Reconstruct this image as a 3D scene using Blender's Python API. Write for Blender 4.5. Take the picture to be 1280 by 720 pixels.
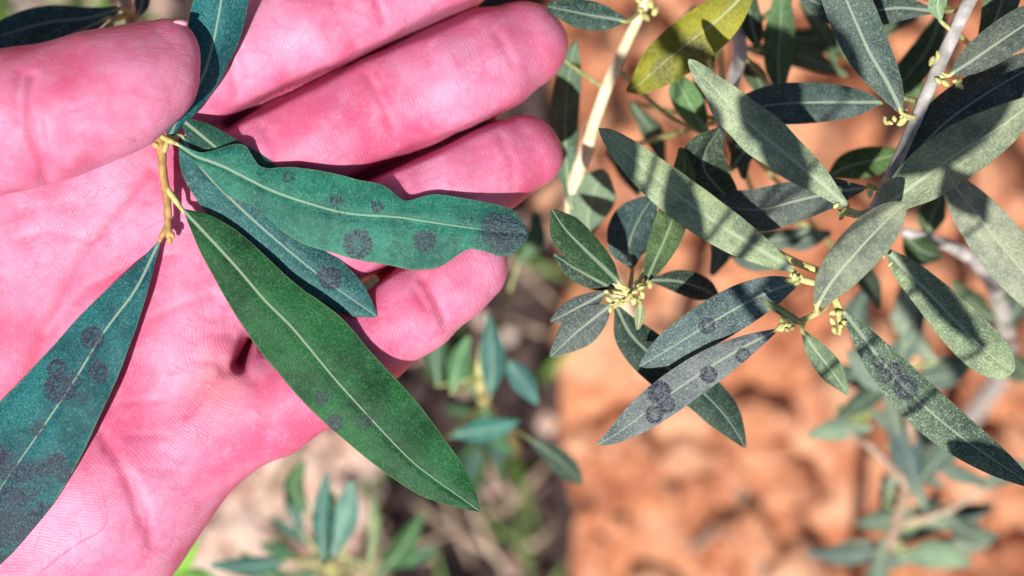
import bpy, bmesh, math, random
import numpy as np
from mathutils import Vector, Matrix, noise as mnoise
random.seed(7); np.random.seed(7)
for o in list(bpy.data.objects): bpy.data.objects.remove(o, do_unlink=True)
scene = bpy.context.scene
COL = scene.collection

# ------------------------------------------------------------------ camera
S = 7.5            # photo pixels per millimetre at the height of the hand
CAMD = 280.0       # millimetres from lens to hand
H = 360.0          # millimetres from ground to hand
cam_d = bpy.data.cameras.new('camera'); cam = bpy.data.objects.new('camera', cam_d); COL.objects.link(cam)
cam.location = (0, 0, (H + CAMD) / 1000); cam.rotation_euler = (0, 0, 0)      # looking straight down
cam_d.sensor_width = 36; cam_d.lens = 36 * S * CAMD / 1280
cam_d.clip_start = 0.01; cam_d.clip_end = 200
cam_d.dof.use_dof = True; cam_d.dof.focus_distance = CAMD / 1000 - 0.004; cam_d.dof.aperture_fstop = 9.8
scene.camera = cam

# ------------------------------------------------------------------ sky, sun, exposure
SUN_OFF, SUN_AZ = math.radians(26), math.radians(205)     # angle from straight up; turn from the picture's top
world = bpy.data.worlds.new('World'); scene.world = world; world.use_nodes = True
wn = world.node_tree.nodes; sky = wn.new('ShaderNodeTexSky'); sky.sky_type = 'NISHITA'; sky.sun_disc = False
sky.sun_elevation = math.pi / 2 - SUN_OFF; sky.sun_rotation = SUN_AZ
world.node_tree.links.new(sky.outputs[0], wn['Background'].inputs[0]); wn['Background'].inputs[1].default_value = 0.055
sun_d = bpy.data.lights.new('sun', 'SUN'); sun_d.energy = 4.8; sun_d.angle = math.radians(0.55); sun_d.color = (1, 0.955, 0.89)
sun = bpy.data.objects.new('sun', sun_d); COL.objects.link(sun)
sd = Vector((math.sin(SUN_AZ) * math.sin(SUN_OFF), math.cos(SUN_AZ) * math.sin(SUN_OFF), math.cos(SUN_OFF)))
sun.rotation_euler = sd.to_track_quat('Z', 'Y').to_euler(); sun.location = (0, 0, 3)
vs = scene.view_settings; vs.view_transform = 'Standard'; vs.look = 'None'; vs.gamma = 1; vs.exposure = 0.5
vs.use_curve_mapping = False
scene.render.engine = 'CYCLES'

# ------------------------------------------------------------------ helpers
def mm(px, py, zp=0.0):
    """photo pixel + height above the hand plane (in 1/7.5 mm) -> millimetres"""
    z = zp / S; k = (CAMD - z) / CAMD
    return np.array(((px - 640) / S * k, -(py - 360) / S * k, z + H))

def topix(P):
    k = (CAMD - (P[:, 2] - H)) / CAMD
    return 640 + P[:, 0] / k * S, 360 - P[:, 1] / k * S

def empty(name, loc=(0, 0, 0)):
    o = bpy.data.objects.new(name, None); o.empty_display_size = 0.01; o.location = loc; COL.objects.link(o); return o

def tag(o, label=None, cat=None, group=None, kind=None):
    if label: o['label'] = label
    if cat: o['category'] = cat
    if group: o['group'] = group
    if kind: o['kind'] = kind
    return o

def mesh_obj(name, verts, faces, mat, parent=None, smooth=True):
    """verts in millimetres"""
    me = bpy.data.meshes.new(name)
    me.from_pydata((np.asarray(verts) / 1000).tolist(), [], faces)
    if smooth: me.polygons.foreach_set('use_smooth', [True] * len(me.polygons))
    me.materials.append(mat); me.update()
    o = bpy.data.objects.new(name, me); COL.objects.link(o)
    if parent is not None:
        o.parent = parent
        o.matrix_parent_inverse = parent_world(parent).inverted()
    return o

def parent_world(p):
    return Matrix.Translation(p.location) if p.parent is None else parent_world(p.parent) @ p.matrix_parent_inverse @ Matrix.Translation(p.location)

def set_attr(me, name, typ, arr):
    a = me.attributes.new(name, typ, 'POINT')
    a.data.foreach_set('vector' if typ == 'FLOAT_VECTOR' else 'value', np.asarray(arr, dtype=np.float32).ravel())

def crom(pts, n):
    """Catmull-Rom through pts (m x d), n samples even in arc length"""
    P = np.asarray(pts, float)
    if len(P) == 2: P = np.array([P[0], (P[0] + P[1]) / 2, P[1]])
    E = np.vstack([2 * P[0] - P[1], P, 2 * P[-1] - P[-2]]); out = []
    for i in range(1, len(E) - 2):
        t = np.linspace(0, 1, 16, endpoint=False)[:, None]
        a, b, c, d = E[i - 1], E[i], E[i + 1], E[i + 2]
        out.append(0.5 * (2 * b + (c - a) * t + (2 * a - 5 * b + 4 * c - d) * t ** 2 + (3 * b - a - 3 * c + d) * t ** 3))
    out.append(P[-1:]); Q = np.vstack(out)
    L = np.concatenate([[0], np.cumsum(np.linalg.norm(np.diff(Q[:, :3], axis=0), axis=1))])
    s = np.linspace(0, L[-1], n)
    return np.stack([np.interp(s, L, Q[:, j]) for j in range(Q.shape[1])], 1), s

def norm(a): return a / np.maximum(np.linalg.norm(a, axis=-1, keepdims=True), 1e-9)

def tube(name, pts, mat, parent, seg=8, n=None, wob=0.0, seed=0):
    """pts: rows of x, y, z, radius (mm); round ends"""
    n = n or max(6, 5 * len(pts)); Q, s = crom(pts, n)
    C = Q[:, :3].copy(); R = Q[:, 3].copy(); rng = np.random.RandomState(seed)
    if wob: R *= 1 + wob * rng.uniform(-1, 1, n)
    T = norm(np.gradient(C, axis=0)); up = np.array([0.13, 0.31, 0.94]); A = norm(np.cross(T, up)); B = np.cross(T, A)
    ang = np.linspace(0, 2 * math.pi, seg, endpoint=False)
    V = C[:, None] + R[:, None, None] * (np.cos(ang)[None, :, None] * A[:, None] + np.sin(ang)[None, :, None] * B[:, None])
    V = V.reshape(-1, 3).tolist(); F = []
    for i in range(n - 1):
        for j in range(seg):
            k = (j + 1) % seg; F.append((i * seg + j, i * seg + k, (i + 1) * seg + k, (i + 1) * seg + j))
    V.append((C[0] - T[0] * R[0] * .6).tolist()); V.append((C[-1] + T[-1] * R[-1] * .6).tolist())
    for j in range(seg):
        k = (j + 1) % seg; F.append((k, j, n * seg)); F.append(((n - 1) * seg + j, (n - 1) * seg + k, n * seg + 1))
    return mesh_obj(name, V, F, mat, parent)

# ------------------------------------------------------------------ materials
def new_mat(name):
    m = bpy.data.materials.new(name); m.use_nodes = True; return m, m.node_tree, m.node_tree.nodes['Principled BSDF']

class NT:
    def __init__(s, t): s.t = t
    def n(s, typ, **kw):
        x = s.t.nodes.new(typ)
        for k, v in kw.items(): setattr(x, k, v)
        return x
    def l(s, a, b): s.t.links.new(a, b)
    def put(s, sock, v):
        if hasattr(v, 'is_output') or isinstance(v, bpy.types.NodeSocket): s.l(v, sock)
        else: sock.default_value = v
    def math(s, op, a, b=0.0, clamp=False):
        x = s.n('ShaderNodeMath', operation=op, use_clamp=clamp); s.put(x.inputs[0], a); s.put(x.inputs[1], b); return x.outputs[0]
    def mix(s, f, a, b, mode='MIX'):
        x = s.n('ShaderNodeMix', data_type='RGBA', blend_type=mode); s.put(x.inputs[0], f); s.put(x.inputs[6], a); s.put(x.inputs[7], b); return x.outputs[2]
    def ramp(s, v, lo, hi, a=0.0, b=1.0):
        x = s.n('ShaderNodeMapRange', interpolation_type='SMOOTHSTEP'); s.put(x.inputs[0], v)
        for i, q in zip((1, 2, 3, 4), (lo, hi, a, b)): s.put(x.inputs[i], q)
        return x.outputs[0]
    def noise(s, vec, scale, detail=3.0, rough=0.55, dist=0.0):
        x = s.n('ShaderNodeTexNoise'); s.l(vec, x.inputs['Vector']); x.inputs['Scale'].default_value = scale
        x.inputs['Detail'].default_value = detail; x.inputs['Roughness'].default_value = rough; x.inputs['Distortion'].default_value = dist
        return x
    def attr(s, name): return s.n('ShaderNodeAttribute', attribute_name=name)
    def bump(s, h, strength, dist, normal=None):
        x = s.n('ShaderNodeBump'); s.put(x.inputs['Height'], h); x.inputs['Strength'].default_value = strength
        x.inputs['Distance'].default_value = dist
        if normal is not None: s.l(normal, x.inputs['Normal'])
        return x.outputs[0]

def rgb(r, g, b, a=1.0):
    """sRGB 0-255 -> linear"""
    f = lambda c: (c / 255 / 12.92) if c / 255 <= 0.04045 else ((c / 255 + 0.055) / 1.055) ** 2.4
    return (f(r), f(g), f(b), a)

def leaf_material():
    m, t, bs = new_mat('olive_leaf'); N = NT(t)
    geo = N.n('ShaderNodeNewGeometry'); oi = N.n('ShaderNodeObjectInfo')
    lc = N.attr('leafc'); sep = N.n('ShaderNodeSeparateXYZ'); N.l(lc.outputs['Vector'], sep.inputs[0])
    les = N.attr('lesion_shade').outputs['Fac']; spec = N.attr('speckle').outputs['Fac']; side = N.attr('side').outputs['Fac']
    tex = N.n('ShaderNodeVectorMath', operation='ADD'); N.l(lc.outputs['Vector'], tex.inputs[0])
    cmb = N.n('ShaderNodeCombineXYZ'); r = N.math('MULTIPLY', oi.outputs['Random'], 90.0); N.l(r, cmb.inputs[2]); N.l(cmb.outputs[0], tex.inputs[1])
    vec = tex.outputs[0]
    big = N.noise(vec, 0.12, 4, 0.6).outputs['Fac']; mid = N.noise(vec, 0.7, 4, 0.6).outputs['Fac']
    fine = N.noise(vec, 2.9, 3, 0.75).outputs['Fac']
    col = oi.outputs['Color']
    dark = N.mix(1.0, col, (0.50, 0.55, 0.58, 1), 'MULTIPLY'); lite = N.mix(1.0, col, (1.45, 1.38, 1.25, 1), 'MULTIPLY')
    c = N.mix(N.ramp(big, 0.32, 0.68), dark, lite)
    c = N.mix(N.math('MULTIPLY', N.ramp(mid, 0.42, 0.66), 0.35), c, lite)
    # tiny pale scale hairs
    dots = N.math('MULTIPLY', N.ramp(fine, 0.48, 0.68), N.math('MULTIPLY', N.math('MULTIPLY', spec, 1.35), N.ramp(mid, 0.25, 0.65, 0.35, 1.0)))
    c = N.mix(dots, c, N.mix(0.5, lite, (0.50, 0.58, 0.50, 1)))
    pits = N.math('MULTIPLY', N.ramp(fine, 0.50, 0.36), 0.7); c = N.mix(pits, c, dark)
    # side veins and midrib
    av = N.math('ABSOLUTE', sep.outputs[1])
    ph = N.math('ADD', N.math('SUBTRACT', sep.outputs[0], N.math('MULTIPLY', av, 1.5)), N.math('MULTIPLY', mid, 2.2))
    sv = N.math('ABSOLUTE', N.math('SINE', N.math('MULTIPLY', ph, 1.05)))
    c = N.mix(N.math('MULTIPLY', N.ramp(sv, 0.2, 0.0), 0.07), c, lite)
    ribw = N.attr('ribw').outputs['Fac']
    rib = N.ramp(N.math('DIVIDE', av, ribw), 1.0, 0.35)
    c = N.mix(N.math('MULTIPLY', rib, 0.85), c, N.mix(0.6, lite, (0.42, 0.50, 0.36, 1)))
    # leaf margin
    edge = N.ramp(N.math('ABSOLUTE', sep.outputs[2]), 0.95, 1.0)
    c = N.mix(N.math('MULTIPLY', edge, 0.4), c, (0.20, 0.24, 0.09, 1))
    # fungal spots, and soft shade painted at one leaf tip
    lesn = N.math('ADD', les, N.math('MULTIPLY', N.math('SUBTRACT', N.noise(vec, 1.5, 4, 0.7).outputs['Fac'], 0.5), N.math('MULTIPLY', N.ramp(les, 0.02, 0.3), 0.9)))
    lf = N.ramp(lesn, 0.20, 0.74)
    lcol = N.mix(N.ramp(fine, 0.4, 0.66), (0.014, 0.016, 0.026, 1), (0.078, 0.074, 0.122, 1))
    c = N.mix(N.math('MULTIPLY', lf, N.ramp(fine, 0.62, 0.40, 0.60, 0.92)), c, lcol)
    # pale underside
    under = N.mix(N.ramp(mid, 0.3, 0.7), (0.20, 0.25, 0.18, 1), (0.33, 0.37, 0.29, 1))
    c = N.mix(N.math('SUBTRACT', 1.0, side), c, under)
    N.l(c, bs.inputs['Base Color'])
    N.put(bs.inputs['Roughness'], N.ramp(fine, 0.3, 0.7, 0.42, 0.60)); bs.inputs['Specular IOR Level'].default_value = 0.14
    h = N.math('ADD', N.math('MULTIPLY', fine, 0.6), N.math('SUBTRACT', N.math('MULTIPLY', mid, 0.9), N.math('MULTIPLY', N.ramp(sv, 0.3, 0.0), 0.05)))
    h = N.math('SUBTRACT', h, N.math('MULTIPLY', lf, 0.25))
    N.l(N.bump(h, 0.55, 0.00022), bs.inputs['Normal'])
    # thin leaf lets some light through
    tr = N.n('ShaderNodeBsdfTranslucent'); N.l(N.mix(1.0, c, (0.9, 1.25, 0.35, 1), 'MULTIPLY'), tr.inputs['Color'])
    mx = N.n('ShaderNodeMixShader'); mx.inputs[0].default_value = 0.14
    N.l(bs.outputs[0], mx.inputs[1]); N.l(tr.outputs[0], mx.inputs[2])
    N.l(mx.outputs[0], t.nodes['Material Output'].inputs['Surface'])
    return m

def plain(name, c1, c2, scale=400, rough=0.7, bump=0.3, bd=0.0003, detail=5):
    m, t, bs = new_mat(name); N = NT(t)
    tc = N.n('ShaderNodeTexCoord'); nz = N.noise(tc.outputs['Object'], scale, detail, 0.65).outputs['Fac']
    oi = N.n('ShaderNodeObjectInfo')
    f = N.math('ADD', N.ramp(nz, 0.3, 0.7), N.math('MULTIPLY', N.math('SUBTRACT', oi.outputs['Random'], 0.5), 0.5), clamp=True)
    N.l(N.mix(f, c1, c2), bs.inputs['Base Color']); bs.inputs['Roughness'].default_value = rough
    bs.inputs['Specular IOR Level'].default_value = 0.3
    N.l(N.bump(nz, bump, bd), bs.inputs['Normal']); return m

def skin_material():
    m, t, bs = new_mat('skin'); N = NT(t)
    tc = N.n('ShaderNodeTexCoord'); P = tc.outputs['Object']
    n1 = N.noise(P, 55, 4, 0.6).outputs['Fac']; n2 = N.noise(P, 210, 4, 0.65).outputs['Fac']; n3 = N.noise(P, 1400, 3, 0.6).outputs['Fac']
    c = N.mix(N.ramp(n1, 0.34, 0.66), (0.55, 0.100, 0.200, 1), (0.63, 0.245, 0.385, 1))
    c = N.mix(N.math('MULTIPLY', N.ramp(n2, 0.48, 0.72), 0.32), c, (0.70, 0.34, 0.46, 1))
    c = N.mix(N.math('MULTIPLY', N.ramp(n2, 0.46, 0.28), 0.45), c, (0.52, 0.070, 0.165, 1))
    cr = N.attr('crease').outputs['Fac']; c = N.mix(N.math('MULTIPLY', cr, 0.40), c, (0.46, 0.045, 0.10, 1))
    og = N.attr('callus').outputs['Fac']; c = N.mix(og, c, (0.62, 0.19, 0.17, 1))
    c = N.mix(N.math('MULTIPLY', N.ramp(n3, 0.55, 0.75), 0.20), c, (0.75, 0.46, 0.56, 1))
    # friction ridges follow a stored phase
    rp = N.attr('ridge').outputs['Fac']
    ph = N.math('ADD', rp, N.math('MULTIPLY', N.noise(P, 90, 2, 0.5).outputs['Fac'], 5.0))
    w = N.math('SINE', N.math('MULTIPLY', ph, 6.2832)); w01 = N.math('MULTIPLY_ADD', w, 0.5); w01.node.inputs[2].default_value = 0.5
    c = N.mix(N.math('MULTIPLY', w01, N.ramp(n1, 0.3, 0.6, 0.02, 0.09)), c, (0.50, 0.085, 0.18, 1))
    N.l(c, bs.inputs['Base Color'])
    N.put(bs.inputs['Roughness'], N.ramp(n2, 0.3, 0.7, 0.44, 0.62)); bs.inputs['Specular IOR Level'].default_value = 0.32
    bs.inputs['Subsurface Weight'].default_value = 0.35; bs.inputs['Subsurface Radius'].default_value = (1.0, 0.32, 0.26)
    bs.inputs['Subsurface Scale'].default_value = 0.0022
    vo = N.n('ShaderNodeTexVoronoi', feature='DISTANCE_TO_EDGE'); wv = N.n('ShaderNodeVectorMath', operation='ADD')
    nzv = N.noise(P, 160, 3, .6); N.l(P, wv.inputs[0]); sc_ = N.n('ShaderNodeVectorMath', operation='SCALE'); N.l(nzv.outputs['Color'], sc_.inputs[0]); sc_.inputs['Scale'].default_value = .006; N.l(sc_.outputs[0], wv.inputs[1])
    N.l(wv.outputs[0], vo.inputs['Vector']); vo.inputs['Scale'].default_value = 210
    folds = N.math('MULTIPLY', N.ramp(vo.outputs[0], 0.10, 0.0), N.ramp(n1, 0.40, 0.60))
    c2_ = N.mix(N.math('MULTIPLY', folds, 0.14), c, (0.50, 0.065, 0.14, 1)); N.l(c2_, bs.inputs['Base Color'])
    h = N.math('SUBTRACT', N.math('SUBTRACT', N.math('ADD', N.math('MULTIPLY', n3, 0.7), N.math('MULTIPLY', n2, .35)), N.math('MULTIPLY', folds, 0.28)), N.math('MULTIPLY', w01, 0.15))
    N.l(N.bump(h, 0.5, 0.00022), bs.inputs['Normal'])
    return m

def soil_material(name, ca, cb, cc, cd, sc):
    m, t, bs = new_mat(name); N = NT(t)
    geo = N.n('ShaderNodeNewGeometry'); P = geo.outputs['Position']; oi = N.n('ShaderNodeObjectInfo')
    off = N.n('ShaderNodeVectorMath', operation='ADD'); N.l(P, off.inputs[0])
    a = N.noise(off.outputs[0], sc, 5, 0.65).outputs['Fac']; b = N.noise(off.outputs[0], sc * 4.5, 5, 0.7).outputs['Fac']
    c = N.mix(N.ramp(a, 0.36, 0.64), ca, cb); c = N.mix(N.math('MULTIPLY', N.ramp(b, 0.48, 0.68), 0.7), c, cc)
    c = N.mix(N.math('MULTIPLY', N.ramp(b, 0.45, 0.30), 0.6), c, cd)
    c = N.mix(N.math('MULTIPLY', oi.outputs['Random'], 0.35), c, cc)
    big = N.noise(P, 22, 3, .6).outputs['Fac']; c = N.mix(N.math('MULTIPLY', N.ramp(big, 0.50, 0.66), 0.6), c, cc); c = N.mix(N.math('MULTIPLY', N.ramp(big, 0.48, 0.34), 0.7), c, cd)  # broad pale and dark patches; the dark ones paint in foliage shade
    N.l(c, bs.inputs['Base Color']); bs.inputs['Roughness'].default_value = 0.95; bs.inputs['Specular IOR Level'].default_value = 0.15
    N.l(N.bump(N.math('ADD', a, b), 0.8, 0.004), bs.inputs['Normal']); return m

M_LEAF = leaf_material()
M_SKIN = skin_material()
M_TWIG = plain('pale_twig_bark', (0.26, 0.25, 0.23, 1), (0.56, 0.54, 0.52, 1), 260, 0.75, 0.6, 0.0005)
M_TWIGY = plain('young_tan_twig', (0.30, 0.17, 0.055, 1), (0.56, 0.37, 0.14, 1), 500, 0.6, 0.4, 0.0002)
M_TWIGG = plain('yellow_green_stalk', (0.36, 0.36, 0.12, 1), (0.66, 0.62, 0.28, 1), 600, 0.55, 0.3, 0.0002)
M_BUD = plain('flower_bud', (0.32, 0.33, 0.10, 1), (0.62, 0.60, 0.27, 1), 900, 0.55, 0.3, 0.0001)
M_PETY = plain('leaf_stalk', (0.20, 0.26, 0.10, 1), (0.42, 0.45, 0.20, 1), 700, 0.5, 0.2, 0.0001)
M_NAIL = plain('nail', (0.62, 0.26, 0.34, 1), (0.70, 0.40, 0.46, 1), 500, 0.3, 0.1, 0.0001)
M_STRAW = plain('dry_straw', (0.24, 0.16, 0.11, 1), (0.50, 0.39, 0.29, 1), 300, 0.8, 0.3, 0.0003)
M_GRASS = plain('green_blade', (0.05, 0.13, 0.025, 1), (0.17, 0.30, 0.06, 1), 200, 0.5, 0.2, 0.0003)
M_RED = soil_material('red_soil', (0.33, 0.090, 0.040, 1), (0.66, 0.270, 0.135, 1), (0.88, 0.51, 0.32, 1), (0.17, 0.045, 0.022, 1), 60)
M_DARK = soil_material('dark_soil', (0.022, 0.015, 0.019, 1), (0.055, 0.036, 0.036, 1), (0.13, 0.09, 0.075, 1), (0.010, 0.007, 0.010, 1), 60)  # litter soil, darkened further to stand in for the hand's missing shade
M_PEB = soil_material('pebble', (0.74, 0.42, 0.32, 1), (0.86, 0.60, 0.48, 1), (0.94, 0.84, 0.74, 1), (0.60, 0.34, 0.27, 1), 120)
M_FAR = soil_material('field_soil', (0.40, 0.15, 0.07, 1), (0.52, 0.22, 0.11, 1), (0.60, 0.30, 0.17, 1), (0.24, 0.08, 0.04, 1), 6)

# ------------------------------------------------------------------ the ground
g = mesh_obj('ground', [(-40000, -40000, -30), (40000, -40000, -30), (40000, 40000, -30), (-40000, 40000, -30)], [(0, 1, 2, 3)], M_FAR)
tag(g, kind='structure')

def seam(y):       # the line where the dark litter bed meets the red soil, millimetres on the ground
    return 17.5 + 0.043 * (-y) + 2 * math.sin(y / 23.0) + 1.5 * math.sin(y / 7.1 + 1)

def soil_height(x, y, amp):
    p = Vector((x, y, 0))
    return amp * (11 * mnoise.noise(p / 55) + 9 * mnoise.noise(p / 22 + Vector((9, 3, 1))) + 5 * mnoise.noise(p / 9) + 1.3 * mnoise.noise(p / 4))

def soil_patch(name, left, mat, step=5.0, amp=1.0):
    ys = np.arange(-520, 521, step); us = np.concatenate([np.arange(0, 420, step), np.arange(420, 900, 30)]); V = []; F = []
    nx = len(us)
    for y in ys:
        s = seam(y)
        for u in us:
            x = s - u if left else s + u
            e = min(1.0, u / 10.0) if not left else 1.0
            z = soil_height(x, y, amp) * (0.6 + 0.4 * e) + (2 if left else 0)
            V.append((x, y, z if u < 880 else -32))
    for j in range(len(ys) - 1):
        for i in range(nx - 1):
            q = (j * nx + i, j * nx + i + 1, (j + 1) * nx + i + 1, (j + 1) * nx + i)
            F.append(q if not left else q[::-1])
    return tag(mesh_obj(name, V, F, mat), kind='structure')
dark_soil = soil_patch('dark_soil', True, M_DARK)
red_soil = soil_patch('red_soil', False, M_RED)

def clod_mesh(seed, rough, mat, sub=2):
    bm = bmesh.new(); bmesh.ops.create_icosphere(bm, subdivisions=sub, radius=0.001)
    o = Vector((seed * 7.3, seed * 3.1, seed))
    for v in bm.verts:
        d = v.co.normalized(); v.co = d * 0.001 * (1 + rough * mnoise.noise(d * 1.1 + o) + rough * .5 * mnoise.noise(d * 2.6 + o)); v.co.z *= 0.72
    me = bpy.data.meshes.new('clod'); bm.to_mesh(me); bm.free()
    me.polygons.foreach_set('use_smooth', [True] * len(me.polygons)); me.materials.append(mat); return me
CL = [clod_mesh(i, 0.75, M_RED) for i in range(8)]; PB = [clod_mesh(i + 20, 0.45, M_PEB, 2) for i in range(6)]; DC = [clod_mesh(i + 40, 0.8, M_DARK) for i in range(4)]
def scatter(name, meshes, parent, n, rect, rlo, rhi, side, seed, amp=1.0):
    rng = random.Random(seed)
    for i in range(n):
        for _ in range(40):
            x = rng.uniform(rect[0], rect[1]); y = rng.uniform(rect[2], rect[3])
            if (x - seam(y)) * side > 3: break
        r = rlo * (rhi / rlo) ** (rng.random() ** 1.6)
        o = bpy.data.objects.new(name, meshes[rng.randrange(len(meshes))]); COL.objects.link(o)
        o.parent = parent
        z = soil_height(x, y, amp) + (2 if side < 0 else 0) + r * 0.4
        o.location = (x / 1000, y / 1000, z / 1000); o.scale = (r * rng.uniform(.8, 1.3), r * rng.uniform(.8, 1.2), r)
        o.rotation_euler = (rng.uniform(-.4, .4), rng.uniform(-.4, .4), rng.uniform(0, 6.3))
scatter('clod', CL, red_soil, 295, (20, 225, -125, 125), 3.2, 14, 1, 3)
def gpx(px, py): # pixel -> millimetres on the ground
    v = mm(px, py, -H * S); return v[0], v[1]
scatter('pebble', PB, dark_soil, 230, (gpx(195, 0)[0], gpx(480, 0)[0], gpx(0, 745)[1], gpx(0, 530)[1]), 3.2, 8.0, -1, 5)
scatter('pebble', PB, dark_soil, 40, (gpx(500, 0)[0], gpx(690, 0)[0], gpx(0, 745)[1], gpx(0, 240)[1]), 1.8, 4.5, -1, 6)
scatter('pebble', PB, dark_soil, 40, (gpx(-10, 0)[0], gpx(210, 0)[0], gpx(0, 110)[1], gpx(0, -20)[1]), 2.5, 6, -1, 8)
scatter('clod', DC, dark_soil, 90, (gpx(400, 0)[0], gpx(700, 0)[0], gpx(0, 745)[1], gpx(0, 200)[1]), 3, 8, -1, 9)

# ------------------------------------------------------------------ olive leaves
def leaf(parent, pts, hw, color, roll=0.0, camber=0.14, spots=(), speckle=0.5, rib=0.26, fine=True, wave=0.0, sides=None, petiole=None, thick=0.28, under=False, pmat=None, seed=None, name='leaf'):
    """pts: centre line rows (px, py, zp) from the stalk to the tip; hw: half widths in px at those rows
    sides: optional (left widths, right widths) when the two halves differ"""
    seed = seed if seed is not None else random.randrange(9999); rng = np.random.RandomState(seed)
    nL, nW = (110, 24) if fine else (34, 10)
    rows = []
    pts = [tuple(p) if len(p) == 3 else (p[0], p[1], 0) for p in pts]
    L_, R_ = (hw, hw) if sides is None else sides
    for p, a, b in zip(pts, L_, R_):
        k = (CAMD - p[2] / S) / CAMD / S
        rows.append(np.concatenate([mm(*p), [a * k, b * k]]))
    Q, s = crom(np.array(rows), nL); C = Q[:, :3]; wl = np.maximum(Q[:, 3], .12); wr = np.maximum(Q[:, 4], .12)
    t = s / s[-1]
    # rounded taper near both ends
    cap = np.minimum(1, np.sqrt(np.maximum(0, 1 - np.clip((t - 0.965) / 0.035, 0, 1) ** 2)) + 0.02)
    wl *= cap; wr *= cap
    if wave: 
        ph = rng.uniform(0, 6, 4)
        wl *= 1 + wave * .10 * np.sin(t * 27 + ph[0]); wr *= 1 + wave * .10 * np.sin(t * 23 + ph[1])
    T = norm(np.gradient(C, axis=0)); A = norm(np.cross(T, np.tile([0, 0, 1.0], (nL, 1))))   # to the right of travel, level
    Z = np.cross(A, T)
    rl = np.interp(t, np.linspace(0, 1, len(roll)), roll) if hasattr(roll, '__len__') else np.full(nL, roll)
    Ar = A * np.cos(rl)[:, None] + Z * np.sin(rl)[:, None]; N = norm(np.cross(Ar, T))
    v = np.sin(np.linspace(-math.pi / 2, math.pi / 2, nW + 1))
    w = np.where(v[None, :] < 0, wl[:, None], wr[:, None]); off = v[None, :] * w / np.maximum(np.cos(rl), .35)[:, None]
    ph = rng.uniform(0, 6.3, 4); wmax = max(wl.max(), wr.max())
    hgt = -camber * wmax * np.abs(v[None, :]) ** 2 * (w / wmax) + 0.04 * wmax * (1 - np.exp(-(off / 0.5) ** 2))
    hgt += wave * wmax * 0.16 * np.abs(v[None, :]) ** 2 * np.sin(t * 21 + ph[0])[:, None] * np.where(v < 0, 1, -0.8)[None, :]
    hgt += 0.02 * wmax * np.sin(t[:, None] * 40 + 3 * v[None, :] + ph[1]) * np.abs(v[None, :])
    top = C[:, None] + Ar[:, None] * off[..., None] + N[:, None] * hgt[..., None]
    th = thick * (1 - np.abs(v) ** 6)[None, :] * np.clip(np.minimum(t / .03, (1 - t) / .03), .2, 1)[:, None]
    rib_h = 0.45 * np.exp(-(off / 0.6) ** 2) * (1 - t)[:, None] ** .6
    bot = top - N[:, None] * (th + rib_h)[..., None]
    m = nW + 1; V = np.vstack([top.reshape(-1, 3), bot[:, 1:-1].reshape(-1, 3)]); nb = nL * m; mi = m - 2
    F = []
    def bi(i, j): return i * m + j if j in (0, m - 1) else nb + i * mi + j - 1
    for i in range(nL - 1):
        for j in range(m - 1):
            F.append((i * m + j, i * m + j + 1, (i + 1) * m + j + 1, (i + 1) * m + j))
            F.append((bi(i, j), bi(i + 1, j), bi(i + 1, j + 1), bi(i, j + 1)))
    F.append([j for j in range(m)][::-1] + [bi(0, j) for j in range(1, m - 1)]); F.append([(nL - 1) * m + j for j in range(m)] + [bi(nL - 1, j) for j in range(m - 2, 0, -1)])
    o = mesh_obj(name, V, F, M_LEAF, parent); me = o.data
    o.color = color if len(color) == 4 else (*color, 1)
    lc = np.stack([np.broadcast_to(s[:, None], off.shape), off, np.broadcast_to(v[None, :], off.shape)], -1)
    set_attr(me, 'leafc', 'FLOAT_VECTOR', np.vstack([lc.reshape(-1, 3), lc[:, 1:-1].reshape(-1, 3)]))
    rw = np.broadcast_to((rib * 1.2 * (1.15 - t))[:, None], off.shape); set_attr(me, 'ribw', 'FLOAT', np.concatenate([rw.ravel(), rw[:, 1:-1].ravel()]) + .03)
    set_attr(me, 'speckle', 'FLOAT', np.full(len(V), speckle))
    sd_ = np.ones(len(V)) if not under else np.zeros(len(V)); sd_[nb:] = 0 if not under else 1; set_attr(me, 'side', 'FLOAT', sd_)
    le = np.zeros(len(V))
    if len(spots):
        X, Y = topix(V)
        for sp in spots:
            d = np.hypot(X - sp[0], Y - sp[1]) / sp[2]
            if sp[3] > 0: f = sp[3] * (np.clip(1.15 - d, 0, 1) * 3.2).clip(0, 1) * (0.58 + 0.42 * np.clip(d / 0.75, 0, 1) ** 3)
            else: f = -sp[3] * np.clip(1.4 - d, 0, 1)
            le = np.maximum(le, f)
        le[nb:] = 0
    set_attr(me, 'lesion_shade', 'FLOAT', le)
    if petiole is not None:
        a = C[0] + T[0] * 1.2; pr = [np.append(mm(*q), r) for q, r in petiole]
        pr = pr + [np.append(C[0] - T[0] * .4 - N[0] * .2, 0.36), np.append(a - N[0] * .25, 0.22)]
        tube('petiole', pr, pmat or M_PETY, o, 7)
    return o

def lin(points, mat_rows):  # zoomed crop coordinates -> photo pixels
    (x0, y0, s) = mat_rows; return [(x0 + x / s, y0 + y / s) for x, y in points]

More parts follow.
